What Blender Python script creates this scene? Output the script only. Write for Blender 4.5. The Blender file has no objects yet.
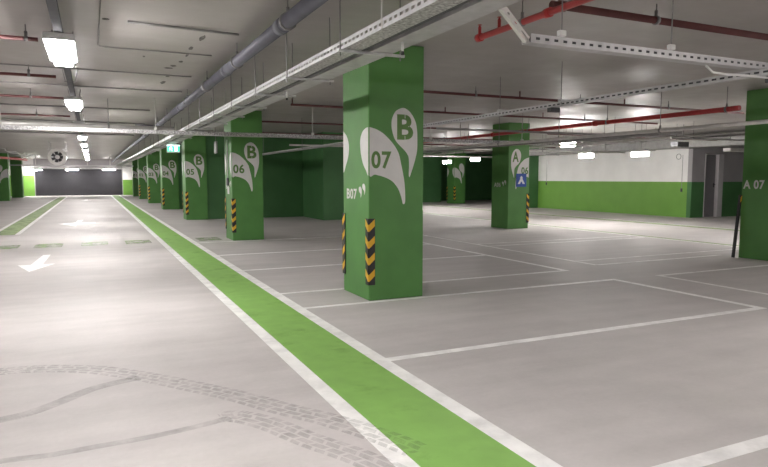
import bpy, bmesh, math, random
from mathutils import Vector, Matrix
random.seed(7)
SC = bpy.context.scene
COL = SC.collection
CEIL = 3.36

# ------------------------------------------------------------------ materials
def new_mat(name):
    m = bpy.data.materials.new(name); m.use_nodes = True
    nt = m.node_tree
    return m, nt, nt.nodes['Principled BSDF']

def paint(name, col, rough=.5, metal=0., var=.12, scale=6., bump=.0, spec=.5, detail=4):
    m, nt, p = new_mat(name)
    p.inputs['Roughness'].default_value = rough
    p.inputs['Metallic'].default_value = metal
    p.inputs['Specular IOR Level'].default_value = spec
    tc = nt.nodes.new('ShaderNodeTexCoord')
    n = nt.nodes.new('ShaderNodeTexNoise'); n.inputs['Scale'].default_value = scale; n.inputs['Detail'].default_value = detail
    nt.links.new(tc.outputs['Object'], n.inputs['Vector'])
    r = nt.nodes.new('ShaderNodeValToRGB')
    r.color_ramp.elements[0].position = .3; r.color_ramp.elements[1].position = .7
    r.color_ramp.elements[0].color = tuple(c * (1 - var) for c in col) + (1,)
    r.color_ramp.elements[1].color = tuple(min(1, c * (1 + var)) for c in col) + (1,)
    nt.links.new(n.outputs['Fac'], r.inputs['Fac'])
    nt.links.new(r.outputs['Color'], p.inputs['Base Color'])
    if bump:
        b = nt.nodes.new('ShaderNodeBump'); b.inputs['Strength'].default_value = bump; b.inputs['Distance'].default_value = .01
        n2 = nt.nodes.new('ShaderNodeTexNoise'); n2.inputs['Scale'].default_value = scale * 6; n2.inputs['Detail'].default_value = 3
        nt.links.new(tc.outputs['Object'], n2.inputs['Vector'])
        nt.links.new(n2.outputs['Fac'], b.inputs['Height']); nt.links.new(b.outputs['Normal'], p.inputs['Normal'])
    return m

def worn(name, col, rough=.45, wear=.35, scale=3.0, lo=.45, hi=.75, base=0.):
    """floor paint worn through to nothing in patches (mix with transparent)"""
    m = paint(name, col, rough, var=.08, scale=5)
    nt = m.node_tree; p = nt.nodes['Principled BSDF']; out = nt.nodes['Material Output']
    tc = nt.nodes.new('ShaderNodeTexCoord')
    n = nt.nodes.new('ShaderNodeTexNoise'); n.inputs['Scale'].default_value = scale; n.inputs['Detail'].default_value = 6; n.inputs['Roughness'].default_value = .65
    nt.links.new(tc.outputs['Object'], n.inputs['Vector'])
    mr = nt.nodes.new('ShaderNodeMapRange')
    mr.inputs['From Min'].default_value = lo; mr.inputs['From Max'].default_value = hi
    mr.inputs['To Min'].default_value = base; mr.inputs['To Max'].default_value = wear
    nt.links.new(n.outputs['Fac'], mr.inputs['Value'])
    t = nt.nodes.new('ShaderNodeBsdfTransparent'); mx = nt.nodes.new('ShaderNodeMixShader')
    nt.links.new(mr.outputs['Result'], mx.inputs['Fac'])
    nt.links.new(p.outputs['BSDF'], mx.inputs[1]); nt.links.new(t.outputs['BSDF'], mx.inputs[2])
    nt.links.new(mx.outputs['Shader'], out.inputs['Surface'])
    return m

def concrete(name, base, var, rough0, rough1, bump, streak=True, spec=.5):
    m, nt, p = new_mat(name)
    p.inputs['Specular IOR Level'].default_value = spec
    tc = nt.nodes.new('ShaderNodeTexCoord')
    def noise(scale, detail, vec=None, rough=.55):
        n = nt.nodes.new('ShaderNodeTexNoise'); n.inputs['Scale'].default_value = scale; n.inputs['Detail'].default_value = detail
        n.inputs['Roughness'].default_value = rough
        nt.links.new(vec or tc.outputs['Object'], n.inputs['Vector']); return n
    a = noise(.35, 5); b = noise(2.2, 6, rough=.65); c = noise(28, 3)
    mp = nt.nodes.new('ShaderNodeMapping'); mp.inputs['Scale'].default_value = (.5, 3.0, 1); mp.inputs['Rotation'].default_value = (0, 0, .5)
    nt.links.new(tc.outputs['Object'], mp.inputs['Vector'])
    d = noise(1.1, 5, mp.outputs['Vector'])
    def math_(op, x, y):
        k = nt.nodes.new('ShaderNodeMath'); k.operation = op
        for i, v in enumerate((x, y)):
            if hasattr(v, 'links'): nt.links.new(v, k.inputs[i])
            else: k.inputs[i].default_value = v
        return k.outputs[0]
    s = math_('ADD', math_('MULTIPLY', a.outputs['Fac'], .4), math_('MULTIPLY', b.outputs['Fac'], .28))
    s = math_('ADD', s, math_('MULTIPLY', d.outputs['Fac'], .24 if streak else .1))
    s = math_('ADD', s, math_('MULTIPLY', c.outputs['Fac'], .08))
    r = nt.nodes.new('ShaderNodeValToRGB')
    r.color_ramp.elements[0].position = .36; r.color_ramp.elements[1].position = .62
    r.color_ramp.elements[0].color = tuple(x * (1 - var) for x in base) + (1,)
    r.color_ramp.elements[1].color = tuple(min(1, x * (1 + var)) for x in base) + (1,)
    nt.links.new(s, r.inputs['Fac']); nt.links.new(r.outputs['Color'], p.inputs['Base Color'])
    mr = nt.nodes.new('ShaderNodeMapRange'); mr.inputs['From Min'].default_value = .35; mr.inputs['From Max'].default_value = .65
    mr.inputs['To Min'].default_value = rough0; mr.inputs['To Max'].default_value = rough1
    nt.links.new(b.outputs['Fac'], mr.inputs['Value']); nt.links.new(mr.outputs['Result'], p.inputs['Roughness'])
    bp = nt.nodes.new('ShaderNodeBump'); bp.inputs['Strength'].default_value = bump; bp.inputs['Distance'].default_value = .02
    nt.links.new(math_('ADD', b.outputs['Fac'], math_('MULTIPLY', c.outputs['Fac'], .35)), bp.inputs['Height'])
    nt.links.new(bp.outputs['Normal'], p.inputs['Normal'])
    return m

def emit(name, col, s):
    m, nt, p = new_mat(name)
    p.inputs['Base Color'].default_value = col + (1,)
    p.inputs['Emission Color'].default_value = col + (1,)
    p.inputs['Emission Strength'].default_value = s
    return m

def chev_mat(name):
    return paint(name, (.72, .40, .02), .5, var=.06)

M = {}
M['floor'] = concrete('floor_concrete', (.50, .468, .458), .17, .50, .70, .06, spec=.13)
M['ceil'] = concrete('ceiling_concrete', (.39, .363, .35), .10, .38, .58, .06, spec=.4)
M['green'] = paint('column_green', (.078, .225, .050), .5, var=.10, scale=2.2, bump=.08)
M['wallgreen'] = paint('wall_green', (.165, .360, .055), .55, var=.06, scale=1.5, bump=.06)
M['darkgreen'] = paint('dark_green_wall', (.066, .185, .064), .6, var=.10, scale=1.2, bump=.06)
M['white'] = paint('white_wall', (.84, .82, .81), .6, var=.04, scale=1.5, bump=.05)
M['greywall'] = paint('grey_wall', (.36, .34, .35), .6, var=.06, scale=1.5)
M['emblem'] = paint('white_emblem_paint', (.68, .66, .65), .55, var=.04, scale=8)
M['letter'] = paint('green_lettering_paint', (.095, .20, .045), .55, var=.08, scale=9)
M['line'] = worn('white_line_paint', (.86, .84, .83), .5, wear=.22, scale=4.)
M['linefaint'] = worn('thin_line_paint', (.84, .82, .80), .5, wear=.35, scale=4., lo=.45, hi=.75)
M['strip'] = worn('green_strip_paint', (.225, .42, .100), .5, wear=.40, scale=2.2, lo=.55, hi=.85)
M['patch'] = worn('faded_green_paint', (.33, .48, .20), .5, wear=1.0, scale=4., lo=.38, hi=.66, base=.35)
M['palegreen'] = worn('pale_green_paint', (.36, .48, .22), .5, wear=.7, scale=3., base=.25)
M['arrow'] = worn('white_arrow_paint', (.85, .84, .83), .45, wear=.3, scale=5.)
M['tyre'] = worn('tyre_rubber_smear', (.27, .245, .24), .55, wear=1.0, scale=7., lo=.35, hi=.72, base=.72)
M['tyre2'] = worn('tyre_skid_smear', (.26, .235, .23), .55, wear=1.0, scale=5., lo=.35, hi=.75, base=.70)
M['black'] = paint('black_rubber', (.022, .02, .022), .55, var=.2, scale=9)
M['yellow'] = chev_mat('yellow_chevron')
M['galv'] = paint('galvanised_steel', (.60, .60, .60), .38, metal=.75, var=.16, scale=14)
M['tray'] = paint('pale_tray_steel', (.52, .51, .52), .45, metal=.35, var=.10, scale=10)
M['mesh'] = paint('speckled_tray_base', (.44, .43, .43), .45, metal=.3, var=.55, scale=38, detail=2)
M['rod'] = paint('threaded_rod', (.25, .24, .24), .45, metal=.6, var=.1)
M['red'] = paint('red_pipe_paint', (.42, .035, .035), .42, var=.12, scale=4)
M['darkred'] = paint('dark_red_pipe_paint', (.13, .038, .038), .48, var=.14, scale=4)
M['grey'] = paint('grey_conduit', (.29, .28, .275), .5, var=.12)
M['pvc'] = paint('blue_grey_drain', (.135, .135, .165), .5, var=.12, scale=5)
M['paleconduit'] = paint('pale_conduit', (.62, .60, .58), .42, metal=.3, var=.1)
M['housing'] = paint('lamp_housing', (.62, .62, .62), .45, var=.05)
M['lamp'] = emit('lamp_diffuser', (1., .975, .955), 120.)
M['lamp2'] = emit('aisle_lamp_diffuser', (1., .97, .94), 150.)
M['exit'] = emit('exit_sign_face', (.06, .62, .42), 1.1)
M['exitw'] = emit('exit_sign_figure', (.85, 1., .95), 2.0)
M['shutter'] = paint('roller_shutter_grey', (.022, .021, .025), .8, metal=0., var=.08, scale=3)
M['door'] = paint('grey_door_paint', (.20, .19, .20), .5, var=.06)
M['frame'] = paint('pale_door_frame', (.50, .48, .49), .5, var=.05)
M['blue'] = paint('blue_sign_face', (.02, .075, .36), .4, var=.04)
M['signwhite'] = paint('white_sign_print', (.78, .80, .84), .45, var=.03)
M['stain'] = worn('damp_stain', (.10, .09, .085), .6, wear=1.0, scale=9., lo=.42, hi=.75)
M['whiteplastic'] = paint('white_plastic', (.75, .74, .73), .45, var=.04)
M['railpaint'] = paint('matt_rail_steel', (.16, .16, .17), .95, var=.1, spec=.0)
M['darkbox'] = paint('dark_junction_box', (.07, .07, .075), .5, var=.1)

# ------------------------------------------------------------------ mesh helpers
class MB:
    def __init__(s): s.bm = bmesh.new()
    def box(s, x0, x1, y0, y1, z0, z1, bevel=0., mi=0):
        b = bmesh.new()
        vs = [b.verts.new(v) for v in ((x0,y0,z0),(x1,y0,z0),(x1,y1,z0),(x0,y1,z0),(x0,y0,z1),(x1,y0,z1),(x1,y1,z1),(x0,y1,z1))]
        for f in ((0,3,2,1),(4,5,6,7),(0,1,5,4),(1,2,6,5),(2,3,7,6),(3,0,4,7)): b.faces.new([vs[i] for i in f]).material_index = mi
        if bevel: bmesh.ops.bevel(b, geom=b.edges[:], offset=bevel, segments=2, profile=.5, affect='EDGES')
        s.merge(b); return s
    def merge(s, b):
        me = bpy.data.meshes.new('tmp'); b.to_mesh(me); b.free(); s.bm.from_mesh(me); bpy.data.meshes.remove(me)
    def cyl(s, p0, p1, r, n=10, r1=None, mi=0):
        p0 = Vector(p0); p1 = Vector(p1); d = p1 - p0; r1 = r if r1 is None else r1
        q = d.to_track_quat('Z', 'Y'); rings = []
        for p, rr in ((p0, r), (p1, r1)):
            rings.append([s.bm.verts.new(p + q @ Vector((rr * math.cos(2*math.pi*i/n), rr * math.sin(2*math.pi*i/n), 0))) for i in range(n)])
        for i in range(n):
            f = s.bm.faces.new((rings[0][i], rings[0][(i+1) % n], rings[1][(i+1) % n], rings[1][i])); f.smooth = n > 6; f.material_index = mi
        for f in (s.bm.faces.new(rings[0][::-1]), s.bm.faces.new(rings[1])): f.material_index = mi
        return s
    def tube(s, pts, r, n=8):
        pts = [Vector(p) for p in pts]; rings = []
        for i, p in enumerate(pts):
            d = (pts[min(i+1, len(pts)-1)] - pts[max(i-1, 0)]).normalized(); q = d.to_track_quat('Z', 'Y')
            rings.append([s.bm.verts.new(p + q @ Vector((r*math.cos(2*math.pi*k/n), r*math.sin(2*math.pi*k/n), 0))) for k in range(n)])
        for a, b in zip(rings, rings[1:]):
            # align ring starts
            best = min(range(n), key=lambda o: (a[0].co - b[o].co).length); b2 = b[best:] + b[:best]
            for k in range(n):
                s.bm.faces.new((a[k], a[(k+1) % n], b2[(k+1) % n], b2[k])).smooth = True
        s.bm.faces.new(rings[0][::-1]); s.bm.faces.new(rings[-1]); bmesh.ops.recalc_face_normals(s.bm, faces=s.bm.faces[:])
        return s
    def plate(s, pts, org, u, n, t, mi=0):
        """polygon in (u, z) standing proud of a face by t"""
        org = Vector(org); u = Vector(u); n = Vector(n); Z = Vector((0,0,1))
        lo = [s.bm.verts.new(org + u*a + Z*b) for a, b in pts]
        hi = [s.bm.verts.new(org + u*a + Z*b + n*t) for a, b in pts]
        fs = [s.bm.faces.new(hi)]; k = len(pts)
        for i in range(k): fs.append(s.bm.faces.new((lo[i], lo[(i+1) % k], hi[(i+1) % k], hi[i])))
        for f in fs: f.material_index = mi
        bmesh.ops.recalc_face_normals(s.bm, faces=fs); return s
    def flat(s, pts, t=.002, z=0.):
        lo = [s.bm.verts.new((x, y, z)) for x, y in pts]; hi = [s.bm.verts.new((x, y, z + t)) for x, y in pts]; k = len(pts)
        fs = [s.bm.faces.new(hi)] + [s.bm.faces.new((lo[i], lo[(i+1) % k], hi[(i+1) % k], hi[i])) for i in range(k)]
        bmesh.ops.recalc_face_normals(s.bm, faces=fs)
        if fs[0].normal.z < 0:
            for f in fs: f.normal_flip()
        return s
    def build(s, name, mat, parent=None, kind=None, label=None, cat=None, group=None, at=None):
        org = Vector(parent['_o']) if parent else Vector(at or (0, 0, 0))
        if org.length: bmesh.ops.translate(s.bm, verts=s.bm.verts[:], vec=-org)
        me = bpy.data.meshes.new(name); s.bm.to_mesh(me); s.bm.free()
        for m in (mat if isinstance(mat, (list, tuple)) else [mat]): me.materials.append(M[m])
        o = bpy.data.objects.new(name, me); COL.objects.link(o)
        o['_o'] = tuple(org)
        if parent: o.parent = parent
        else: o.location = org
        tag(o, label, cat, group, kind); return o

def tag(o, label=None, cat=None, group=None, kind=None):
    for k, v in (('label', label), ('category', cat), ('group', group), ('kind', kind)):
        if v: o[k] = v
    return o

def thing(name, loc, label, cat, group=None):
    o = bpy.data.objects.new(name, None); COL.objects.link(o); o.location = loc; o['_o'] = tuple(loc)
    o.empty_display_size = .2
    return tag(o, label, cat, group)

def smooth(pts, n=5):
    out = []; k = len(pts)
    for i in range(k):
        p0, p1, p2, p3 = (Vector(pts[(i + j) % k]) for j in (-1, 0, 1, 2))
        for t in range(n):
            t /= n
            q = .5*((2*p1) + (p2-p0)*t + (2*p0-5*p1+4*p2-p3)*t*t + (-p0+3*p1-3*p2+p3)*t**3)
            out.append((q.x, q.y))
    return out

_txt = {}
def text_geo(body):
    """outline text as triangles normalised to width 1, height 1"""
    if body not in _txt:
        c = bpy.data.curves.new('txt', 'FONT'); c.body = body; c.offset = .030; c.resolution_u = 4; c.space_character = 1.08
        o = bpy.data.objects.new('txt', c); COL.objects.link(o); bpy.context.view_layer.update()
        me = bpy.data.meshes.new_from_object(o.evaluated_get(bpy.context.evaluated_depsgraph_get()))
        vs = [v.co.copy() for v in me.vertices]; fs = [tuple(p.vertices) for p in me.polygons]
        x0, x1 = min(v.x for v in vs), max(v.x for v in vs); y0, y1 = min(v.y for v in vs), max(v.y for v in vs)
        _txt[body] = ([((v.x-x0)/(x1-x0), (v.y-y0)/(y1-y0)) for v in vs], fs)
        bpy.data.objects.remove(o); bpy.data.curves.remove(c); bpy.data.meshes.remove(me)
    return _txt[body]
def add_text(mb, body, org, u, n, u0, u1, z0, z1, t):
    vs, fs = text_geo(body); org = Vector(org); u = Vector(u); n = Vector(n); Z = Vector((0,0,1))
    bv = [mb.bm.verts.new(org + u*(u0+(u1-u0)*a) + Z*(z0+(z1-z0)*b) + n*t) for a, b in vs]
    for f in fs:
        try:
            fc = mb.bm.faces.new([bv[i] for i in f]); fc.normal_update()
            if fc.normal.dot(n) < 0: fc.normal_flip()
        except ValueError: pass
    return mb

# ------------------------------------------------------------------ the setting
def struct(name, mat, *boxes, bevel=0.):
    mb = MB()
    for b in boxes: mb.box(*b, bevel=bevel)
    return mb.build(name, mat, kind='structure')
XL, XR, YB, YF = -14., 31., -9., 66.
floor = struct('floor', 'floor', (XL-.2, XR+.2, YB-.2, YF+.6, -.25, 0))
ceiling = struct('ceiling', 'ceil', (XL-.2, XR+.2, YB-.2, YF+.6, CEIL, CEIL+.25))
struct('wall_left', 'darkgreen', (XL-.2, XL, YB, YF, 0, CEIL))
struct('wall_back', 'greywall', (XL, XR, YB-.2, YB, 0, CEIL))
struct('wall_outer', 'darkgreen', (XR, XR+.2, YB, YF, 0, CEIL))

def two_tone(name, x0, x1, y0, y1, split, hi='white', lo='wallgreen', e=0.):
    mb = MB(); mb.box(x0, x1, y0, y1, 0, split, mi=1); mb.box(x0, x1, y0, y1, split, CEIL, mi=0)
    return mb.build(name, [hi, lo], kind='structure')
# far end: wall pieces beside and above the shutter
mb = MB(); mb.box(-4.75, 2.68, 64.4, 64.7, 2.62, CEIL)
mb.build('wall_lintel', 'greywall', kind='structure')
two_tone('wall_far', 2.68, 12., 64.3, 64.7, 1.45, lo='wallgreen')
two_tone('wall_end', -9., -4.75, 64.3, 64.7, 1.85)
sh = thing('roller_shutter', (-1., 64.5, 0), 'wide dark grey roller shutter closing the far end of the lane', 'shutter')
mb = MB()
for i in range(26): mb.box(-4.7, 2.63, 64.45, 64.48, .1*i+.005, .1*i+.097, bevel=.006)
mb.box(-4.7, 2.63, 64.475, 64.49, 0, 2.6)
mb.build('slat_curtain', 'shutter', sh)
for x in (-4.74, 2.60): MB().box(x, x+.07, 64.40, 64.52, 0, 2.61).build('guide_rail', 'grey', sh)
MB().box(-4.74, 2.67, 64.36, 64.56, 2.45, 2.61, bevel=.01).build('roller_hood', 'grey', sh)

# walls behind the parking bays
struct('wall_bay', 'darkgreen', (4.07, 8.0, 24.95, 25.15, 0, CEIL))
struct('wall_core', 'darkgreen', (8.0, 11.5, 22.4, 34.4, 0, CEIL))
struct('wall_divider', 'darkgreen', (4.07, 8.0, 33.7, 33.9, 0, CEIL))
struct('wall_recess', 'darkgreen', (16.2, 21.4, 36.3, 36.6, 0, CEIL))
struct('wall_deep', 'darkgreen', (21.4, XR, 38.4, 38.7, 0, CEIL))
# right-hand white-over-green wall with the door recess
two_tone('wall_right', 22.0, 22.3, 17.6, 28.0, 1.46)
mb = MB(); mb.box(22.0, 22.75, 17.4, 17.6, 0, 1.46, mi=1); mb.box(22.0, 22.75, 17.4, 17.6, 1.46, CEIL, mi=0)
mb.box(23.85, XR, 17.4, 17.6, 0, 1.46, mi=1); mb.box(23.85, XR, 17.4, 17.6, 1.46, CEIL, mi=0)
mb.box(22.75, 23.85, 17.4, 17.6, 2.62, CEIL, mi=0)
mb.build('wall_side', ['greywall', 'darkgreen'], kind='structure')
struct('wall_pier', 'darkgreen', (21.33, 22.0, 26.95, 28.0, 0, CEIL))
struct('wall_return', 'darkgreen', (22.3, XR, 27.8, 28.0, 0, CEIL))
d = bpy.data.objects.new('door_1', None); COL.objects.link(d); d.location = (23.3, 17.5, 0); d['_o'] = (23.3, 17.5, 0)
tag(d, 'plain grey door at the end of the white and green wall', 'door', None, 'structure')
MB().box(22.79, 23.53, 17.5, 17.55, .01, 2.57, bevel=.006).build('door_leaf', 'door', d)
MB().box(23.54, 23.845, 17.36, 17.56, 0, 2.61, bevel=.006).box(22.755, 22.785, 17.38, 17.56, 0, 2.61).box(22.785, 23.54, 17.38, 17.56, 2.575, 2.61).build('door_frame', 'frame', d)
MB().cyl((23.46, 17.5, 1.34), (23.46, 17.43, 1.34), .018).cyl((23.46, 17.435, 1.34), (23.33, 17.435, 1.34), .012).box(23.43, 23.49, 17.49, 17.5, 1.24, 1.42).build('door_handle', 'black', d)

# ------------------------------------------------------------------ columns
LETTER = smooth([(.486,2.539),(.393,2.496),(.339,2.403),(.328,2.316),(.342,2.222),(.379,2.125),(.438,2.058),(.513,1.993),(.560,1.939),(.583,1.886),(.589,1.78),(.585,1.67),(.597,1.633),(.627,1.707),(.679,1.861),(.709,1.994),(.712,2.127),(.708,2.243),(.684,2.364),(.623,2.467),(.556,2.523)])
NUMBER = [(0.,2.275)] + smooth([(0.,2.275),(.09,2.256),(.19,2.21),(.263,2.154),(.343,2.078),(.402,2.001),(.439,1.927),(.470,1.805),(.494,1.70),(.517,1.58),(.53,1.434),(.53,1.30),(.50,1.274),(.477,1.354),(.44,1.453),(.395,1.521),(.343,1.574),(.277,1.611),(.19,1.642),(.089,1.665),(0.,1.685)])[5:-5] + [(0.,1.685)]
SIDE = [(0.,2.275)] + smooth([(0.,2.275),(.084,2.268),(.183,2.235),(.251,2.17),(.275,2.097),(.266,1.998),(.233,1.898),(.177,1.804),(.088,1.724),(0.,1.685)])[5:-5] + [(0.,1.685)]
REAR = [(.0,2.28)] + smooth([(.0,2.28),(.12,2.22),(.20,2.13),(.225,2.033),(.20,1.924),(.12,1.815),(0.,1.719)])[5:-5] + [(0.,1.719)]
W, D = .81, .90

def guard(parent, cx, cy, sx, sy, z0, z1, leg=.085, seg=4, t=.014, tilt=None):
    """L-shaped rubber corner strip hugging the vertical edge at (cx,cy); sx, sy point into the column"""
    mb = MB(); o = .001
    xa, xb = sorted((cx - sx*t, cx + sx*leg)); ya, yb = sorted((cy - sy*t, cy - sy*o))
    mb.box(xa, xb, ya, yb, z0, z1, bevel=.003)
    xa, xb = sorted((cx - sx*t, cx - sx*o)); ya, yb = sorted((cy - sy*t, cy + sy*leg))
    mb.box(xa, xb, ya, yb, z0, z1, bevel=.003)
    g = mb.build('corner_guard', 'black', parent, label='black and yellow chevron corner strip')
    ch = MB(); n = seg; p = (z1-z0)/n; h = p*.42
    for i in range(n):
        zb = z0 + p*i + p*.22; rise = p*.33
        ch.plate([(0, zb), (leg-.006, zb+rise), (leg-.006, zb+rise+h), (0, zb+h)], (cx, cy - sy*t, 0), (sx, 0, 0), (0, -sy, 0), .0015)
        ch.plate([(0, zb), (leg-.006, zb+rise), (leg-.006, zb+rise+h), (0, zb+h)], (cx - sx*t, cy, 0), (0, sy, 0), (-sx, 0, 0), .0015)
        ch.plate([(0, zb), (t, zb), (t, zb+h), (0, zb+h)], (cx - sx*t, cy - sy*t, 0), (sx, 0, 0), (0, -sy, 0), .0015)
        ch.plate([(0, zb), (t, zb), (t, zb+h), (0, zb+h)], (cx - sx*t, cy - sy*t, 0), (0, sy, 0), (-sx, 0, 0), .0015)
    c = ch.build('chevron_band', 'yellow', None)
    c.parent = g; 
    # same frame as the guard
    c.location = -Vector(parent['_o'])
    return g

def column(x, y, label, letter=None, num=None, side=None, guards=(), mirror=False, emblem=True, body='green', side_w=(.395, .76), side_z=(1.33, 1.475)):
    t = thing('parking_column', (x + W/2, y + D/2, 0), label, 'column', 'green columns of the car park')
    t['kind'] = 'thing'
    MB().box(x, x+W, y, y+D, 0, CEIL, bevel=.012).build('column_shaft', body, t)
    fu = (1, 0, 0); fn = (0, -1, 0); fo = (x, y, 0)
    mx = (lambda pts: [(W-a, b) for a, b in pts]) if mirror else (lambda p: p)
    if emblem:
        e = MB().plate(mx(LETTER), fo, fu, fn, .0025).build('letter_emblem', 'emblem', t, label='white painted drop with a letter')
        n = MB().plate(mx([(max(a, .013), b) for a, b in NUMBER]), fo, fu, fn, .0025)
        if not mirror:
            n.plate([(max(a, .013), b) for a, b in SIDE], (x, y, 0), (0, 1, 0), (-1, 0, 0), .0025)
        else:
            n.plate([(max(a, .013), b) for a, b in SIDE], (x+W, y, 0), (0, 1, 0), (1, 0, 0), .0025)
        n = n.build('number_emblem', 'emblem', t, label='white painted drop with the bay row number, folded round the corner')
        if not mirror:
            MB().plate([(max(a, .013), b) for a, b in REAR], (x, y+D, 0), (0, -1, 0), (-1, 0, 0), .0025).build('rear_emblem', 'emblem', t, label='edge of a white painted drop')
        if letter:
            u0, u1 = (.408, .648) if not mirror else (W-.66, W-.42)
            m = add_text(MB(), letter, fo, fu, fn, u0, u1, 2.125, 2.455, .004)
            o = m.build('letter', 'letter', e)
            o.parent = e; o.location = -Vector(e['_o']) if False else (0, 0, 0)
            _reparent(o, t)
            if letter == 'B':
                um = .525
                for za, zb in ((2.405, 2.46), (2.12, 2.175)) if num in ('07', '06') else ():
                    _reparent(MB().plate([(um-.004, za), (um+.004, za), (um+.004, zb), (um-.004, zb)], fo, fu, fn, .005).build('stencil_gap', 'emblem', e), t)
        if num:
            u0, u1 = (.035, .325) if not mirror else (W-.31, W-.035)
            o = add_text(MB(), num, fo, fu, fn, u0, u1, 1.74, 1.97, .004).build('number', 'letter', n); _reparent(o, t)
    if side:
        drops = len(side) == 3
        # on the -x face the reading direction runs towards the viewer's side (-y)
        so = (x, y, 0); su = (0, -1, 0); sn = (-1, 0, 0)
        u0, u1 = -side_w[1], -side_w[0]
        add_text(MB(), side, so, su, sn, u0, u1, side_z[0], side_z[1], .003).build('bay_lettering', 'emblem', t, label='white painted bay code')
        if drops:
            L = [((a-.5)*.25, 1.46 + (b-2.1)*.16) for a, b in LETTER]
            md = MB().plate([(a-.165, b+.015) for a, b in L], so, su, sn, .003)
            md.plate([(a-.285, b-.025) for a, b in L], so, su, sn, .003)
            md.build('small_emblem', 'emblem', t, label='two small white drops')
    for (sx, sy, z0, z1) in guards:
        cx = x if sx > 0 else x + W; cy = y if sy > 0 else y + D
        guard(t, cx, cy, sx, sy, z0, z1)
    return t

def _reparent(o, root):
    """o was built with its vertices relative to the root's origin (its emblem shares that frame)"""
    o.location = (0, 0, 0)

BX, AX = 3.25, 11.92
ROWY = {7: 7.36, 6: 16.06, 5: 24.80, 4: 33.55, 3: 42.3, 2: 51.0, 1: 58.6}
where = {7: 'big green column marked B 07 standing nearest the camera', 6: 'green column marked B 06 with a conduit and switch on its lane side',
         5: 'green column marked B 05, just past the hanging exit sign', 4: 'green column marked B 04, fourth from the end of the B row',
         3: 'green column marked B 03, third from the far end of the B row', 2: 'green column marked B 02, last but one in the B row',
         1: 'smallest green column, marked B 01, at the far end of the B row'}
for k, y in ROWY.items():
    g = [(1, 1, .21, 1.09), (1, -1, .25, 1.12)] if k >= 2 else []
    column(BX, y, where[k], 'B', '0%d' % k, 'B0%d' % k if k >= 6 else None, g)
column(AX, 16.06, 'green column marked A 06 with a blue sign on its emblem', 'A', '06', 'A06', [(-1, 1, .18, 1.12)], mirror=True)
column(AX, 7.36, 'green column with A 07 lettered on its flank, cut by the picture edge', 'A', '07', 'A 07', [], mirror=True, side_w=(.43, .87), side_z=(1.40, 1.58))
column(20.69, 33.46, 'small green column far back between two ceiling lamps', None, None, None, [(1, 1, .2, 1.1), (1, -1, .2, 1.1)])
column(-6.15, 50.86, 'pale green column across the lane, first from the picture edge', None, None, None, [], mirror=True)
column(-6.05, 59.3, 'dark green column across the lane beside the end wall', None, None, None, [], mirror=True, emblem=False)

# blue sign on column A 06
s = thing('accessible_bay_sign', (AX+.44, 16.06, 1.55), 'square blue sign with a white triangle figure on column A 06', 'sign')
MB().box(AX+.30, AX+.70, 16.045, 16.0569, 1.34, 1.76, bevel=.004).build('sign_plate', 'blue', s)
mb = MB(); so = (AX+.5, 16.045, 1.55); fu = (1,0,0); fn = (0,-1,0)
mb.plate([(-.14,-.12),(-.05,-.12),(-.02,-.05),(.02,-.05),(.05,-.12),(.14,-.12),(.045,.04),(.05,.09),(.0,.14),(-.05,.09),(-.045,.04)], so, fu, fn, .002)
mb.build('sign_figure', 'signwhite', s)

# loose corner strip leaning on column A 07
t = thing('loose_corner_guard', (11.80, 8.26, 0), 'black and yellow corner strip come loose and leaning on column A 07', 'corner guard')
R_ = Matrix.Rotation(math.radians(6.0), 4, 'Y'); R_.translation = Vector((11.77, 8.24, .006))
mb = MB(); mb.box(-.045, .0, -.012, 0, 0, 1.28, bevel=.003); mb.box(-.012, .0, 0., .06, 0, 1.28, bevel=.003)
bmesh.ops.transform(mb.bm, verts=mb.bm.verts[:], matrix=R_)
mb.build('rubber_strip', 'black', t)
mb = MB()
for i in range(4):
    zb = .08 + i*.31
    mb.plate([(-.0, zb), (.055, zb+.09), (.055, zb+.20), (-.0, zb+.12)], (.0005, 0, 0), (0,1,0), (1,0,0), .0015)
mb.plate([(-.043, 1.12), (-.004, 1.16), (-.004, 1.27), (-.043, 1.23)], (0, -.0125, 0), (1,0,0), (0,-1,0), .0015)
bmesh.ops.transform(mb.bm, verts=mb.bm.verts[:], matrix=R_)
mb.build('chevron_band', 'yellow', t)

# fittings on column B 06's lane side
t = thing('column_conduit', (3.235, 16.55, 1.5), 'white conduit running down to a switch box on column B 06', 'conduit')
MB().cyl((3.232, 16.50, 1.62), (3.232, 16.50, 2.62), .014, 8).build('conduit_pipe', 'whiteplastic', t)
MB().box(3.20, 3.2495, 16.43, 16.57, 1.42, 1.62, bevel=.008).build('switch_box', 'darkbox', t)
MB().box(3.236, 3.2495, 16.40, 16.60, 1.20, 1.38, bevel=.004).build('notice_plate', 'whiteplastic', t)
t = thing('indicator_box', (3.1, 16.3, 2.45), 'small pale box hanging beside the upper part of column B 06', 'box')
MB().box(3.02, 3.06, 16.9, 17.2, 2.28, 2.60, bevel=.006).build('box_body', 'grey', t)
MB().cyl((3.04, 17.05, 2.60), (3.04, 17.05, CEIL), .006, 6).build('hanging_rod', 'rod', t)

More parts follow.
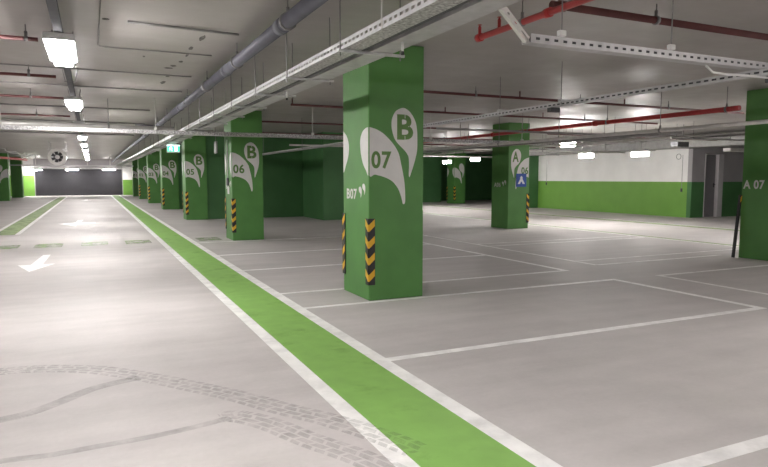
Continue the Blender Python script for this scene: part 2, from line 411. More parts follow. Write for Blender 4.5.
# ------------------------------------------------------------------ floor markings
def marking(name, pts, mat, label, cat, group=None, z=0., t=.002):
    return MB().flat(pts, t, z).build(name, mat, label=label, cat=cat, group=group)
def rect(x0, x1, y0, y1): return [(x0, y0), (x1, y0), (x1, y1), (x0, y1)]
w = thing('green_walkway', (1.9, 20, 0), 'long green painted walkway strip with white borders beside the B columns', 'walkway')
MB().flat(rect(1.61, 2.20, -6, 62.5)).build('green_band', 'strip', w)
MB().flat(rect(1.485, 1.61, -6, 63)).build('border_line', 'line', w, label='white border line on the lane side')
MB().flat(rect(2.20, 2.335, -6, 63)).build('border_line', 'line', w, label='white border line on the bay side')
w = thing('green_walkway', (-2.3, 40, 0), 'faded green walkway strip on the other side of the lane', 'walkway')
MB().flat(rect(-2.58, -2.06, 20.4, 60)).build('green_band', 'palegreen', w)
MB().flat(rect(-2.06, -1.94, 20.4, 60)).build('border_line', 'line', w)
MB().flat(rect(-2.70, -2.58, 20.4, 60)).build('border_line', 'line', w)
G = 'white bay lines along the B columns'
def bay(pts, label, group=G, mat='line'): marking('bay_line', pts, mat, label, 'bay line', group)
bay(rect(2.335, 8.3, 2.26, 2.38), 'broad white bay line at the bottom corner of the picture')
bay(rect(2.335, 7.56, 4.82, 4.92), 'long white bay line across the open bay in front of column B 07')
bay(rect(2.335, 7.56, 7.24, 7.33), 'white bay line passing right in front of the foot of column B 07')
bay(rect(2.335, 7.52, 8.31, 8.40), 'white bay line passing just behind the foot of column B 07')
bay(rect(2.335, 7.45, 10.72, 10.82), 'white bay line, second one beyond column B 07')
bay(rect(2.335, 7.45, 13.05, 13.17), 'white bay line about midway between columns B 07 and B 06')
bay(rect(2.335, 7.45, 15.85, 15.95), 'white bay line passing in front of the foot of column B 06')
bay(rect(7.46, 7.56, 4.92, 7.24), 'white line closing the bay in front of column B 07 at its inner end')
bay(rect(7.42, 7.52, 8.40, 15.85), 'white line closing the bays beyond column B 07 at their inner end')
G2 = 'thin white bay lines along the A columns'
bay(rect(8.42, 8.51, 8.66, 16.2), 'thin white line at the inner end of the bays before column A 06', G2, 'linefaint')
bay(rect(8.51, 11.95, 8.62, 8.70), 'thin white bay line reaching towards the loose strip at column A 07', G2, 'linefaint')
bay(rect(8.51, 13.6, 9.20, 9.27), 'thin white bay line passing just beyond column A 07', G2, 'linefaint')
bay(rect(8.45, 13.6, 7.22, 7.30), 'thin white bay line passing in front of column A 07', G2, 'linefaint')
bay(rect(8.45, 8.54, 2.5, 7.22), 'thin white line at the inner end of the bays in front of column A 07', G2, 'linefaint')
bay(rect(8.51, 13.6, 12.12, 12.2), 'nearer thin white line of the close pair in front of column A 06', G2, 'linefaint')
bay(rect(8.51, 13.6, 12.62, 12.7), 'farther thin white line of the close pair in front of column A 06', G2, 'linefaint')
w = thing('aisle_strip', (13.9, 12, 0), 'pale green strip with white edges along the near side of the second aisle', 'walkway')
MB().flat(rect(13.82, 14.02, 3, 36)).build('green_band', 'palegreen', w)
MB().flat(rect(13.70, 13.82, 3, 36)).build('border_line', 'linefaint', w)
w = thing('aisle_strip', (18.1, 14, 0), 'pale green strip along the far side of the second aisle before the white wall', 'walkway')
MB().flat(rect(17.9, 18.3, 3, 36)).build('green_band', 'palegreen', w)
MB().flat(rect(18.3, 18.42, 3, 36)).build('border_line', 'linefaint', w)
for x, l in ((-1.92, 'faded green dash on the floor farthest across the lane'), (-1.0, 'faded green dash beyond the big white arrow'),
             (0.0, 'faded green dash in the middle of the lane with pale scuffs'), (1.0, 'faded green dash beside the long walkway strip'),
             (2.75, 'faded green dash between the walkway strip and column B 06')):
    marking('crossing_dash', rect(x-.30, x+.30, 16.35, 17.25), 'patch', l, 'floor dash', 'faded green crossing dashes')
def arrow(x, y, s, sk, label):
    p = [(0, -1.15), (.62, -.35), (.20, -.35), (.14, .95), (-.14, .95), (-.20, -.35), (-.62, -.35)]
    marking('direction_arrow', [(x + a*.52*s + sk*b*.1, y + b*1.28*s) for a, b in p], 'arrow', label, 'arrow', 'white lane arrows', z=.0001)
arrow(-.98, 13.6, .95, .6, 'large white floor arrow pointing towards the camera')
MB().flat([(-1.15, 24.6), (-.55, 23.2), (-.55, 24.1), (.05, 24.3), (.05, 25.0), (-.45, 25.2), (-.35, 26.6), (-.55, 26.6), (-.6, 25.2)], z=.0001).build('direction_arrow', 'arrow', label='second white floor arrow, beyond the green dashes', cat='arrow', group='white lane arrows')
arrow(-.45, 50.2, 1.2, .2, 'tiny white floor arrow near the roller shutter')

def band(pts, wd, mat, label, tread=True):
    pts = [Vector(p) for p in pts]; dense = []
    for i in range(len(pts)-1):
        p0, p1, p2, p3 = pts[max(i-1, 0)], pts[i], pts[i+1], pts[min(i+2, len(pts)-1)]
        for k in range(8):
            t = k/8; dense.append(.5*((2*p1)+(p2-p0)*t+(2*p0-5*p1+4*p2-p3)*t*t+(-p0+3*p1-3*p2+p3)*t**3))
    mb = MB(); acc = 0; z = .0022
    L = [dense[0]]
    for a, b in zip(dense, dense[1:]):
        n = max(1, int((b-a).length/.02))
        for k in range(1, n+1): L.append(a + (b-a)*k/n)
    for i in range(len(L)-1):
        d = (L[i+1]-L[i]); 
        if d.length < 1e-6: continue
        d.normalize(); nn = Vector((-d.y, d.x)); a, b = L[i], L[i+1]
        cols = ((-1, -.62), (-.5, -.06), (.06, .5), (.62, 1)) if tread else ((-1, 1),)
        for j, (c0, c1) in enumerate(cols):
            if tread and (i + j) % 4 == 0 and j in (0, 3): continue
            if tread and (i + 2*j) % 5 == 0 and j in (1, 2): continue
            sh = d*.02*(1 if j % 2 else -1)*(1 if tread else 0)
            vs = [a+nn*c0*wd/2, a+nn*c1*wd/2+sh, b+nn*c1*wd/2+sh, b+nn*c0*wd/2]
            f = mb.bm.faces.new([mb.bm.verts.new((v.x, v.y, z)) for v in vs]); f.normal_update()
            if f.normal.z < 0: f.normal_flip()
    return mb.build('tyre_mark', mat, label=label, cat='tyre mark', group='tyre marks on the lane floor')
band([(-1.9, 5.95), (-.76, 5.94), (-.39, 5.86), (-.04, 5.66), (.29, 5.33), (.63, 4.9), (.93, 4.49), (1.14, 4.14), (1.38, 3.79), (1.58, 3.41), (1.7, 3.1)], .21, 'tyre', 'broad dark tyre tread mark curving across to the walkway strip')
band([(.72, 4.16), (.85, 4.10), (1.0, 3.89), (1.16, 3.54), (1.35, 3.18), (1.5, 2.8)], .20, 'tyre', 'short tyre tread mark curving to the bottom edge next to the walkway strip')
band([(-.9, 4.02), (-.54, 4.02), (-.29, 3.99), (-.02, 4.), (.27, 4.01), (.58, 4.06), (.80, 4.12)], .075, 'tyre2', 'thin smooth skid mark running to the bottom corner of the lane', False)
band([(-.9, 4.68), (-.62, 4.73), (-.45, 4.79), (-.27, 4.94), (-.08, 5.13), (.1, 5.22), (.3, 5.28)], .12, 'tyre2', 'faint tyre mark branching off the broad tread mark', False)

# ------------------------------------------------------------------ lamps
def lamp(x, y, z, ln, wd, label, group, mat='lamp', along='y', rod=True, skirt=.026, dep=.085):
    t = thing('strip_lamp', (x, y, z), label, 'lamp', group)
    h = ln/2
    mb = MB(); mb.box(-wd*.72, wd*.72, -h-.04, h+.04, .0, .045, bevel=.008)
    for q in (-1, 1) if skirt else ():
        mb.box(q*wd*.70-.004, q*wd*.70+.004, -h-.04, h+.04, -skirt, .001); mb.box(-wd*.70, wd*.70, q*(h+.036)-.004, q*(h+.036)+.004, -skirt, .001)  # skirts added to block diffuser light from reaching the ceiling
    df = MB(); df.box(-wd/2, wd/2, -h, h, -dep, -.0005, bevel=.02)
    cp = [MB().box(-wd*.42, wd*.42, s*h-.02, s*h+.02, .001, .0445, bevel=.006) for s in (-1, 1)]
    rd = [MB().cyl((0, s*h, .045), (0, s*h, rod - z), .006, 6) for s in (-.7, .7)] if rod else []
    parts = [(mb, 'housing', 'housing'), (df, 'diffuser', mat)] + [(c, 'end_cap', 'housing') for c in cp] + [(q, 'hanging_rod', 'rod') for q in rd]
    for b, n, m in parts:
        if along == 'x': bmesh.ops.rotate(b.bm, verts=b.bm.verts[:], cent=(0,0,0), matrix=Matrix.Rotation(math.pi/2, 3, 'Z'))
        bmesh.ops.translate(b.bm, verts=b.bm.verts[:], vec=(x, y, z)); b.build(n, m, t)
    return t
LZ = 3.03
names = ['largest glowing strip lamp at the near end of the lane row', 'second glowing strip lamp along the lane row', 'third glowing strip lamp, just before the cross tray',
         'fourth glowing strip lamp, past the cross tray over the lane', 'fifth glowing strip lamp of the lane row', 'sixth glowing strip lamp of the lane row']
ys = [-3.0, 2.2] + [7.8 + 5.35*i for i in range(9)]
for i, y in enumerate(ys):
    l = 'strip lamp of the lane row overhead before the picture begins' if i < 2 else (names[i-2] if i-2 < len(names) else 'glowing strip lamp in the merged far end of the lane row')
    lamp(-.25, y, LZ, 1.25, .20, l, 'strip lamps over the lane', rod=False)
t = thing('lamp_rail', (-.25, 25, 3.1), 'hanging rail that carries the row of strip lamps over the lane', 'rail')
MB().box(-.29, -.21, -6, 54, LZ+.0452, LZ+.10, bevel=.004).build('rail_channel', 'railpaint', t)
for y in [0.4 + 2.67*i for i in range(12)]:
    mb = MB()
    for dx in (-.07, .07): mb.cyl((-.25+dx, y, LZ+.10), (-.25+dx*1.6, y, CEIL), .006, 6)
    mb.cyl((-.335, y, LZ+.105), (-.165, y, LZ+.105), .008, 6); mb.build('rail_hanger', 'rod', t)
A2 = 'short lamps over the second aisle'
for x, y, z, l in ((15.0, 16.84, 2.83, 'upper glowing lamp before the white wall, closest to column A 06'), (16.0, 17.0, 2.47, 'lower glowing lamp hanging before the white wall, middle of three'),
                   (16.0, 14.6, 2.45, 'glowing lamp before the white wall, third from column A 06'), (16.0, 24.1, 2.53, 'wide glowing lamp between the far column and column A 06'),
                   (16.0, 26.6, 2.47, 'small glowing lamp above the far column'),
                   ):
    lamp(x, y, z, .62, .12, l, A2, 'lamp2', rod=CEIL, skirt=0, dep=.13)
for x, y in ((16., 9.5), (16., 4.), (16., 30.), (7.6, 1.2), (12., -4.)):
    lamp(x, y, 2.75, 1.25, .18, 'strip lamp outside the picture', 'strip lamps outside the picture', 'lamp2' if x == 7.6 else 'lamp', rod=CEIL)
FL = 'lamps before the roller shutter'
for x, z, l in ((-4.55, 2.38, 'glowing lamp before the shutter nearest the dark column'), (-1.62, 2.40, 'glowing lamp before the middle of the shutter'), (1.46, 2.43, 'glowing lamp before the shutter on the walkway side')):
    lamp(x, 63.2, z, 1.0, .2, l, FL, 'lamp2', along='x', rod=2.9)

# ------------------------------------------------------------------ pipes
def pipe(name, p0, p1, r, mat, label, cat='pipe', group=None, hang=(), sprinklers=(), joints=(), n=12, hm='rod', jr=1.35):
    p0 = Vector(p0); p1 = Vector(p1); t = thing(name, p0, label, cat, group)
    MB().cyl(p0, p1, r, n).build('pipe_run', mat, t)
    d = (p1-p0).normalized()
    for a in hang:
        p = p0 + (p1-p0)*a
        MB().cyl(p, (p.x, p.y, CEIL), .007, 6).cyl(p - d*.02, p + d*.02, r*1.25, 10).cyl(p + Vector((0,0,r)), p + Vector((0,0,r+.06)), .018, 8).build('pipe_hanger', hm, t)
    for a in joints:
        p = p0 + (p1-p0)*a
        MB().cyl(p - d*r*1.1, p + d*r*1.1, r*jr, n).build('coupling', mat, t)
    for a in sprinklers:
        p = p0 + (p1-p0)*a
        MB().cyl(p, p + Vector((0,0,.10)), r*.55, 8).cyl(p + Vector((0,0,.10)), p + Vector((0,0,.13)), .02, 8, r1=.006).cyl(p + Vector((0,0,.13)), p + Vector((0,0,.135)), .022, 10).build('sprinkler_head', mat, t)
    return t
SP = 'red sprinkler branch pipes'
for y, x1, h, l in ((8.25, -.5, .955, 'first thin red pipe across the ceiling left of the lane lamps, nearest the camera'), (11.1, -.45, .935, 'second thin red pipe across the ceiling on the far side of the lane'),
                    (14.0, -.45, .925, 'third thin red pipe on the far side of the lane, before the cross tray'), (18.0, -.45, .91, 'thin red pipe on the far side of the lane beyond the cross tray')):
    x0 = -12.
    xh = {8.25: -.62, 11.1: -.82, 14.0: -1.02, 18.0: -1.2}[y]
    pipe('sprinkler_pipe', (x0, y, 3.2), (x1, y, 3.2), .024, 'darkred', l, group=SP, hang=(.4, .65, (xh-x0)/(x1-x0)), sprinklers=(.5, .8))
pipe('sprinkler_pipe', (3.86, 4.60, 3.2), (16., 4.60, 3.2), .036, 'darkred', 'thick dark red pipe crossing the upper corner of the ceiling above the white channel', group=SP, hang=(.11, .5), joints=(.01,))
pipe('sprinkler_main', (3.82, -5., 3.12), (3.82, 5.72, 3.12), .032, 'red', 'bright red pipe end with an upturned sprinkler near the tilted channel', hang=(.93,), sprinklers=(.998, .965), joints=(.895, .998))
for y, x0, x1, l in ((10.1, 4.1, 14.5, 'dark red pipe running from behind the top of column B 07 over the open bays'), (13.1, 3.95, 15., 'dark red pipe with an upturned end, second beyond column B 07'), (17.3, 4.2, 15., 'dark red pipe crossing just beyond columns B 06 and A 06')):
    pipe('sprinkler_pipe', (x0, y, 3.2), (x1, y, 3.2), .026, 'darkred', l, group=SP, hang=(.25, .5, .75), sprinklers=(.003, .35, .62))
for y in (21., 24., 28.):
    pipe('sprinkler_pipe', (5., y, 3.15), (20., y, 3.15) if y != 24. and y != 28. else (20., y, 3.12), .03, 'darkred', 'dark red pipe far over the bays beyond column A 06', group=SP, hang=(.5, .75)) if y == 21. else pipe('sprinkler_pipe', (11.9, y, 3.1), (20.6, y, 3.1), .03, 'darkred', 'dark red pipe far over the second aisle', group=SP, hang=(.5,))
pipe('sprinkler_main', (11.05, 7.78, 2.93), (11.05, 21., 2.93), .048, 'red', 'thick bright red main pipe leading to the upper part of column A 07', hang=(.02, .25, .47, .7), joints=(.28, .6), n=14)
pipe('sprinkler_main', (-7.2, 30., 2.75), (-3.6, 44., 2.75), .07, 'red', 'short red pipe near the ceiling above the pale column across the lane', hang=(.3, .8))

# drain pipe
pts = (1.76, -4., 3.12), (1.76, 62., 3.12)
t = pipe('drain_pipe', pts[0], pts[1], .070, 'pvc', 'long blue-grey drain pipe under the ceiling along the lane', hang=[(y+4.)/66. for y in (5.9, 8.2, 10.5, 12.8, 16.5, 19, 23)], joints=[(y+4.)/66. for y in (6.1, 8.9, 10.6, 13.9, 18., 24.)], n=18, jr=1.14)
pipe('drain_branch', (1.2, 19.6, 3.12), (1.684, 19.6, 3.12), .06, 'pvc', 'short side branch of the blue-grey drain pipe')

# grey conduits on the slab (left of centre)
CG = 'thin grey conduits fixed to the ceiling'
def conduit(p, r, label, mat='grey', group=CG): return MB().tube(p, r, 8).build('ceiling_conduit', mat, label=label, cat='conduit', group=group)
conduit([(-9, 11.08, 3.338), (.5, 11.08, 3.338), (1.6, 11.1, 3.338)], .011, 'grey ceiling conduit crossing just before the second lane lamp')
conduit([(-9, 13.12, 3.338), (1.7, 13.12, 3.338)], .012, 'grey ceiling conduit crossing beyond the second lane lamp')
conduit([(.42, 7.52, 3.335), (.8, 7.55, 3.335), (1.66, 7.62, 3.335)], .015, 'short dark grey ceiling conduit ending in mid slab')
conduit([(.14, -3, 3.345), (.14, 9.0, 3.345), (.16, 9.08, 3.345), (.22, 9.12, 3.345), (1.6, 9.12, 3.345)], .009, 'fine conduit along the ceiling turning square towards the drain pipe')
conduit([(-9, 17.0, 3.338), (1.4, 17.0, 3.338)], .018, 'grey ceiling conduit beyond the cross tray')
conduit([(-9, 21.3, 3.338), (1.6, 21.3, 3.338)], .022, 'grey ceiling conduit far along the lane')
conduit([(-9, 27, 3.335), (1.6, 27, 3.335)], .024, 'grey ceiling conduit nearer the fan')
# damp stains on the slab
st = MB()
for cx, cy, rx, ry in ((1.21, 10.26, .07, .12), (1.17, 10.5, .1, .10), (1.24, 11.3, .05, .16), (1.24, 12.1, .06, .26), (1.27, 9.85, .05, .10), (1.27, 8.8, .04, .16), (.74, 9.66, .025, .08), (1.31, 8.1, .04, .22), (1.29, 9.3, .03, .15), (.2, 7.6, .06, .06)):
    rx *= .75; ry *= .8; st.flat([(cx + rx*math.cos(a)*random.uniform(.7, 1.15), cy + ry*math.sin(a)*random.uniform(.7, 1.15)) for a in [2*math.pi*i/14 for i in range(14)]], .001, CEIL - .0015)
st.build('damp_stain', 'stain', ceiling, label='dotted line of dark damp stains', kind='stuff')

# ------------------------------------------------------------------ cable trays
def slots(mb, axis, a0, a1, c, z0, z1, t=.003, pitch=.085, slot=.05):
    """perforated web: top and bottom flange and the bridges between the slots"""
    def bx(u0, u1, za, zb):
        if axis == 'y': mb.box(c - t/2, c + t/2, u0, u1, za, zb)
        else: mb.box(u0, u1, c - t/2, c + t/2, za, zb)
    h = z1 - z0
    bx(a0, a1, z0, z0 + h*.36); bx(a0, a1, z1 - h*.34, z1)
    k = int((a1-a0)/pitch)
    for i in range(k): bx(a0 + i*pitch, a0 + i*pitch + pitch - slot, z0 + h*.36, z1 - h*.34)
TZ = 2.70
t = thing('cable_tray', (2.03, 20, TZ), 'long perforated cable tray running above the walkway towards column B 07', 'cable tray')
mb = MB(); slots(mb, 'y', -3, 15, 1.95, TZ, TZ+.075); mb.box(1.9485, 1.9515, 15, 62, TZ, TZ+.075); mb.build('side_rail', 'tray', t)
mb = MB(); slots(mb, 'y', -3, 12, 2.11, TZ, TZ+.075); mb.box(2.1085, 2.1115, 12, 62, TZ, TZ+.075); mb.build('side_rail', 'tray', t)
MB().box(1.952, 2.108, -3, 62, TZ, TZ+.004).build('tray_base', 'mesh', t)
mb = MB()
for i in range(5): mb.tube([(1.975+.027*i+.008*math.sin(k*1.3+i), -3+k*1.0, TZ+.018) for k in range(64)], .011, 6)
mb.build('cable_or_dark_fill', 'grey', t)
MB().tube([(2.152+.006*math.sin(k*.9), -3+k*1.0, TZ+.035) for k in range(66)], .030, 8).build('dark_gap_fill', 'darkbox', t)  # dark strip filling the gap between the trays, standing in for its shade
MB().cyl((1.942, 4.16, TZ), (1.942, 4.16, CEIL), .006, 6).build('threaded_rod', 'paleconduit', t)
t = thing('cable_tray', (2.28, 20, TZ), 'solid pale cable tray lying next to the perforated one above column B 07', 'cable tray')
MB().box(2.19, 2.40, -3, 62, TZ-.006, TZ).build('tray_base', 'tray', t)
for x in (2.19, 2.397): MB().box(x, x+.003, -3, 62, TZ, TZ+.06).build('side_rail', 'tray', t)
HG = 'rod hangers under the pair of lane cable trays'
hy = [4.93, 6.5, 7.9, 9.4, 10.9, 12.4, 13.9, 17.2, 18.9, 20.6, 22.3, 26., 29.5]
for i, y in enumerate(hy):
    t = thing('tray_hanger', (2.2, y, TZ), 'large rod and bracket hanger carrying the trays in front of column B 07' if i == 0 else 'thin rod hanger carrying the pair of cable trays above the walkway', 'hanger', HG)
    x0, x1 = (1.90, 2.52) if i == 0 else (1.90, 2.45)
    MB().box(x0, x1, y-.015, y+.015, TZ-.030, TZ-.0065, bevel=.003).build('cross_bar', 'galv', t)
    for x in (1.92, x1-.04): MB().cyl((x, y, TZ-.06), (x, y, CEIL), .0065, 6).build('threaded_rod', 'rod', t)
for x, y, l in ((2.26, 4.45, 'white dangling cable end with black tip near column B 07'), (2.24, 7.6, 'smaller white dangling cable end farther along the trays')):
    t = thing('dangling_cable_end', (x, y, 2.69), l, 'cable end', 'dangling cable ends')
    MB().tube([(x, y, 2.694), (x+.002, y, 2.65), (x, y, 2.615)], .010, 8).build('cable', 'whiteplastic', t)
    MB().cyl((x, y, 2.617), (x, y, 2.59), .013, 8).build('connector_tip', 'black', t)

# cross tray over the lane and the bays
t = thing('cross_cable_tray', (2, 14.65, 2.6), 'long pale cable tray crossing lane and bays in front of column B 06', 'cable tray')
for y in (14.5, 14.79): MB().box(-12, 12.6, y, y+.004, 2.59, 2.67).build('side_rail', 'mesh', t)
MB().box(-12, 12.6, 14.504, 14.79, 2.59, 2.594).build('tray_base', 'mesh', t)
for x in (-8., -4., -1.6, 1.3, 4.9, 8.2, 11.2): MB().cyl((x, 14.48, 2.60), (x, 14.48, CEIL), .007, 6).box(x-.03, x+.03, 14.44, 14.5, 2.66, 2.72).build('hanging_rod', 'paleconduit', t)
t = thing('diagonal_cable_tray', (5.9, 18, 2.5), 'thin pale tray running back under the ceiling behind column B 06', 'cable tray')
MB().box(5.62, 5.82, 12., 26., 2.46, 2.464).build('tray_base', 'tray', t)
for x in (5.62, 5.817): MB().box(x, x+.003, 12., 26., 2.464, 2.51).build('side_rail', 'tray', t)
for y in (13., 17.5, 22.): MB().cyl((5.6, y, 2.46), (5.6, y, CEIL), .006, 6).build('hanging_rod', 'rod', t)
# extra cross tray seen far down the lane
t = thing('far_cable_tray', (-1, 56, 2.7), 'far cross tray spanning the lane before the roller shutter', 'cable tray')
MB().box(-7, 3.2, 56, 56.3, 2.58, 2.66, bevel=.006).build('tray_body', 'tray', t)
for x in (-4., -.3, 1.4): MB().box(x-.04, x+.04, 56.1, 56.18, 2.66, CEIL).build('hanger_post', 'paleconduit', t)

# white perforated channel, upper right
t = thing('perforated_channel', (5, 4.35, 2.8), 'wide white perforated steel channel in the upper corner with a tilted end', 'cable tray')
mb = MB(); slots(mb, 'x', 3.42, 11., 4.33, 2.77, 2.845, pitch=.10, slot=.045); mb.box(3.42, 11., 4.33, 4.45, 2.77, 2.774); mb.box(3.42, 11., 4.447, 4.45, 2.774, 2.845)
mb.build('channel_run', 'tray', t)
MB().cyl((3.45, 4.362, 2.806), (11., 4.362, 2.806), .026, 8).build('cable_or_dark_fill', 'darkbox', t)  # dark core added behind the web so the slots look shaded
mb = MB(); slots(mb, 'x', -.37, 0., 0., -.028, .028, pitch=.10, slot=.03); mb.box(-.37, 0, 0., .04, -.028, -.025); mb.box(-.37, 0, .037, .04, -.025, .028)
R_ = Matrix.Rotation(math.radians(43), 4, 'Y'); R_.translation = Vector((3.40, 4.34, 2.79)); bmesh.ops.transform(mb.bm, verts=mb.bm.verts[:], matrix=R_)
mb.build('tilted_end', 'paleconduit', t)
for x in (3.75, 5.10, 7.4):
    MB().cyl((x, 4.325, 2.86), (x, 4.325, CEIL), .006, 6).build('hanging_rod', 'rod', t)
    MB().box(x-.035, x+.035, 4.30, 4.35, 2.848, 2.90, bevel=.008).build('rod_clamp', 'whiteplastic', t)
t = thing('slotted_rail', (6.5, 8, 2.75), 'thin slotted rail running back from the white channel past column A 07', 'cable tray')
mb = MB(); slots(mb, 'y', 4.0, 15.5, 6.45, 2.70, 2.77, pitch=.10, slot=.06); mb.box(6.45, 6.53, 4.0, 15.5, 2.70, 2.703)
mb.build('rail_run', 'tray', t)
MB().cyl((6.482, 4.0, 2.733), (6.482, 15.4, 2.733), .024, 8).build('cable_or_dark_fill', 'darkbox', t)  # added dark filling that makes the rail's slots read as shade
for x, y in ((6.44, 7.4), (6.44, 8.95), (6.44, 12.)):
    MB().cyl((x, y, 2.72), (x, y, CEIL), .006, 6).build('hanging_rod', 'rod', t)
    MB().box(6.40, 6.58, y-.03, y+.03, 2.765, 2.80, bevel=.004).build('rail_bracket', 'galv', t)
for x, y, z, l in ((6.62, 4.28, 2.66, 'dark junction box under the end of the white channel'), (6.49, 7.62, 2.6595, 'dark junction box under the slotted rail midway along it')):
    MB().box(x-.09, x+.09, y-.05, y+.05, z-.03, z+.04, bevel=.008).build('junction_box', 'darkbox', label=l, cat='box', group='dark junction boxes')
MB().tube([(5.7, 4.40, 2.757), (5.8, 4.40, 2.70), (6.0, 4.38, 2.69), (6.25, 4.34, 2.69), (6.53, 4.3, 2.68)], .012, 8).build('looped_cable', 'whiteplastic', label='white cable looping from the channel to the dark junction box', cat='cable')

PG = 'pale pipes running back over the second row of bays'
def pp(x, y0, y1, z, r, l, mat='paleconduit'): pipe('pale_pipe', (x, y0, z), (x, y1, z), r, mat, l, group=PG, hang=(.2, .5, .8))
pp(9.7, 5., 22., 2.51, .034, 'pale pipe passing in front of the upper part of column A 07')
pp(10.4, 9., 24., 2.52, .026, 'grey pipe just beyond the pale pipe crossing column A 07', 'grey')
pp(13.1, 11., 30., 2.62, .03, 'pale pipe beyond column A 06 at lamp height')
pp(13.5, 11., 34., 2.76, .04, 'darker grey pipe beyond column A 06 at lamp height', 'grey')
pipe('cross_conduit', (5.9, 19.8, 2.70), (20.8, 19.8, 2.70), .03, 'paleconduit', 'pale conduit crossing before the white wall behind the lamps', group=PG, hang=(.4, .7))
pipe('cross_conduit', (11.6, 27.3, 2.72), (21.4, 27.3, 2.72), .035, 'paleconduit', 'pale conduit crossing far back behind the second lamp pair', group=PG, hang=(.4, .7))
pipe('cross_conduit', (7.7, 13.3, 2.835), (20.7, 13.3, 2.835), .028, 'grey', 'grey pipe crossing above the lamps before the white wall', group=PG, hang=(.2, .45, .7))
pipe('sprinkler_pipe', (12.9, 15.4, 3.0), (20.7, 15.4, 3.0), .03, 'darkred', 'dark red pipe crossing over the second aisle before the lamps', group=SP, hang=(.3, .6), sprinklers=(.5,))
pipe('pale_pipe', (14.5, 9., 2.74), (14.5, 30., 2.74), .03, 'grey', 'grey pipe over the near edge of the second aisle', group=PG, hang=(.2, .4, .7))
pipe('cross_pipe', (-12, 15.05, 2.75), (1.75, 15.05, 2.75), .045, 'paleconduit', 'pale pipe alongside the cross tray over the lane', hang=(.3, .55, .9))
t = thing('ventilation_duct', (21., 20, 2.7), 'grey ventilation duct running along the top of the white wall', 'duct')
MB().box(20.9, 21.7, 14., 26.8, 2.80, 3.12, bevel=.01).build('duct_body', 'grey', t)
for y in (15., 17., 19., 21., 23., 25.): MB().box(20.87, 21.73, y, y+.05, 2.77, 3.15, bevel=.004).build('duct_flange', 'grey', t)
t = thing('door_head_tray', (23, 15.35, 2.6), 'pale tray above the grey door beyond column A 07', 'cable tray')
MB().box(21.2, 25.5, 15.2, 15.5, 2.60, 2.72, bevel=.006).build('tray_body', 'paleconduit', t)
for x in (21.9, 24.5): MB().cyl((x, 15.35, 2.72), (x, 15.35, CEIL), .008, 6).build('hanging_rod', 'rod', t)
t = thing('speaker_drop', (17.2, 14.2, 2.6), 'small bracketed box among the pipes above the white wall', 'box')
MB().box(17.0, 17.5, 14.0, 14.3, 2.62, 2.78, bevel=.01).build('box_body', 'darkbox', t)
MB().cyl((17.1, 14.15, 2.78), (17.1, 14.15, CEIL), .008, 6).cyl((17.4, 14.15, 2.78), (17.4, 14.15, CEIL), .008, 6).build('hanging_rod', 'rod', t)
# wall cables
for y, z0, z1, l, ring in ((17.85, 1.05, 2.56, 'dark cable hanging down the white wall near the grey door', True), (26.25, 1.25, 2.6, 'dark cable hanging down the white wall near column A 06', False)):
    t = thing('wall_cable', (21.98, y, z0), l, 'cable')
    MB().cyl((21.985, y, z0+.14), (21.985, y, z1), .010, 6).build('cable', 'grey', t)
    MB().box(21.955, 21.997, y-.035, y+.035, z0, z0+.14, bevel=.006).build('switch', 'darkbox', t)
    if ring:
        mb = MB(); mb.tube([(21.985, y+.2+.11*math.cos(a), z1-.06+.11*math.sin(a)) for a in [2*math.pi*i/20 for i in range(21)]], .012, 6); mb.build('cable_coil', 'grey', t)

# ------------------------------------------------------------------ fan, exit sign, cable tangle
t = thing('jet_fan', (-1.45, 33.6, 2.61), 'round grey jet fan hanging over the lane near its far end', 'fan')
def ring(mb, y0, y1, r0, r1, n=28, cx=-1.45, cz=2.61):
    vs = [[mb.bm.verts.new((cx+r*math.cos(2*math.pi*i/n), y, cz+r*math.sin(2*math.pi*i/n))) for i in range(n)] for y, r in ((y0, r0), (y0, r1), (y1, r1), (y1, r0))]
    for a in range(4):
        p, q = vs[a], vs[(a+1) % 4]
        for i in range(n): mb.bm.faces.new((p[i], p[(i+1) % n], q[(i+1) % n], q[i])).smooth = a in (1, 3)
    bmesh.ops.recalc_face_normals(mb.bm, faces=mb.bm.faces[:]); return mb
ring(MB(), 32.9, 35.4, .27, .34).build('casing', 'galv', t)
ring(MB(), 32.84, 32.9, .26, .39).build('inlet_ring', 'paleconduit', t)
mb = MB()
for k in range(7):
    a = 2*math.pi*k/7; u = Vector((math.cos(a), 0, math.sin(a))); v = Vector((-math.sin(a), 0, math.cos(a))); c = Vector((-1.45, 33.4, 2.61))
    q = [c+u*.09-v*.05+Vector((0,.05,0)), c+u*.26-v*.09+Vector((0,.05,0)), c+u*.26+v*.07-Vector((0,.05,0)), c+u*.09+v*.05-Vector((0,.05,0))]
    f0 = [mb.bm.verts.new(p) for p in q]; f1 = [mb.bm.verts.new(p+Vector((0,.012,0))) for p in q]
    mb.bm.faces.new(f0); mb.bm.faces.new(f1[::-1])
    for i in range(4): mb.bm.faces.new((f0[i], f0[(i+1) % 4], f1[(i+1) % 4], f1[i]))
mb.build('fan_blades', 'darkbox', t)
MB().cyl((-1.45, 33.2, 2.61), (-1.45, 34., 2.61), .10, 16).build('hub', 'paleconduit', t)
for y in (33.2, 35.): MB().box(-1.85, -1.05, y-.02, y+.02, 2.955, 2.985).cyl((-1.8, y, 2.985), (-1.8, y, CEIL), .01, 6).cyl((-1.1, y, 2.985), (-1.1, y, CEIL), .01, 6).build('mounting_bracket', 'galv', t)

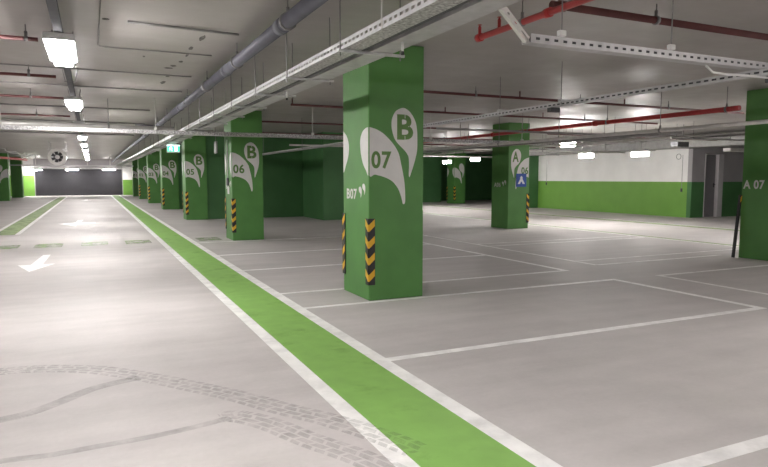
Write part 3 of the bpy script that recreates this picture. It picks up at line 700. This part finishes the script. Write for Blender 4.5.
t = thing('exit_sign', (2.36, 20.7, 2.58), 'small glowing green running-man exit sign hanging above the walkway', 'sign')
MB().box(2.17, 2.57, 20.68, 20.72, 2.42, 2.67, bevel=.006).build('sign_case', 'whiteplastic', t)
MB().box(2.185, 2.555, 20.674, 20.6795, 2.455, 2.63).build('sign_face', 'exit', t)
mb = MB(); so = (2.30, 20.674, 2.545); S = .085
mb.plate([(-.2*S+.0, .75*S), (0, .95*S), (.2*S, .75*S), (0, .55*S)], so, fu, fn, .001)
mb.plate([(-.15*S, .5*S), (.2*S, .45*S), (.6*S, .1*S), (.5*S, 0), (.15*S, .2*S), (.05*S, -.1*S), (.5*S, -.45*S), (.3*S, -.95*S), (.15*S, -.9*S), (.25*S, -.5*S), (-.1*S, -.3*S), (-.3*S, -.6*S), (-.8*S, -.65*S), (-.8*S, -.5*S), (-.4*S, -.4*S), (-.25*S, 0), (-.5*S, .1*S), (-.6*S, -.1*S), (-.75*S, 0), (-.55*S, .35*S)], so, fu, fn, .001)
mb.box(2.40, 2.49, 20.6735, 20.674, 2.465, 2.62)
mb.build('sign_figure', 'exitw', t)
MB().box(2.172, 2.568, 20.674, 20.6795, 2.634, 2.664).build('sign_header', 'exitw', t)
for x in (2.25, 2.5): MB().cyl((x, 20.7, 2.67), (x, 20.7, 2.6935 if x < 2.4 else CEIL), .005, 6).build('hanging_rod', 'rod', t)

t = thing('cable_tangle', (-3., 33., 2.7), 'tangle of white cable hanging loose from the ceiling across the lane', 'cable')
P = Vector
for k in range(3):
    pts = []; a = Vector((-3.75+.12*k, 33., 2.98-.05*k)); b = Vector((-2.55+.1*k, 33.4, 2.50+.06*k))
    for i in range(22):
        u = i/21; p = a.lerp(b, u)
        pts.append(p + Vector((.06*math.sin(u*17+k*2), .05*math.cos(u*11+k), .07*math.sin(u*13+k*1.7)*(u+.3))))
    MB().tube(pts, .014, 6).build('loose_cable', 'whiteplastic', t)
mb = MB(); mb.tube([(-2.75+.17*math.cos(q)+.03*math.sin(3*q), 33.3, 2.63+.15*math.sin(q)) for q in [i*.35 for i in range(28)]], .013, 6); mb.build('cable_loop', 'whiteplastic', t)
MB().cyl((-3.75, 33., 2.98), (-3.75, 33., CEIL), .012, 6).build('drop_conduit', 'grey', t)
MB().box(-4.15, -3.85, 33.1, 33.35, 2.78, 3.0, bevel=.01).cyl((-4.0, 33.2, 3.0), (-4., 33.2, CEIL), .012, 6).build('ceiling_box', 'paleconduit', label='pale box near the ceiling next to the white cable tangle', cat='box')

# ------------------------------------------------------------------ world, camera
w = bpy.data.worlds.new('World'); SC.world = w; w.use_nodes = True
w.node_tree.nodes['Background'].inputs['Color'].default_value = (.02, .02, .02, 1)
cam = bpy.data.cameras.new('Camera'); co = bpy.data.objects.new('Camera', cam); COL.objects.link(co); SC.camera = co
cam.sensor_width = 36.; cam.lens = 36. * 617. / 768.; cam.clip_end = 300; cam.clip_start = .05
H = 1.62; F = 617.; pit = math.atan2(233.5-178., F)
up = Vector((0, -math.cos(pit), -math.sin(pit)))
d1 = Vector((92-384., 178-233.5, F)).normalized(); d1 = (d1 - up*d1.dot(up)).normalized(); xx = d1.cross(up)
rows = (xx, d1, up)
right = Vector((r.x for r in rows)); dn = Vector((r.y for r in rows)); fw = Vector((r.z for r in rows))
m = Matrix((right, -dn, -fw)).transposed().to_4x4(); m.translation = Vector((0, 0, H)); co.matrix_world = m

for o in SC.objects:
    if '_o' in o: del o['_o']
SC.view_settings.view_transform = 'Standard'; SC.view_settings.look = 'None'; SC.view_settings.gamma = 1.; SC.view_settings.use_curve_mapping = False
SC.view_settings.exposure = .32
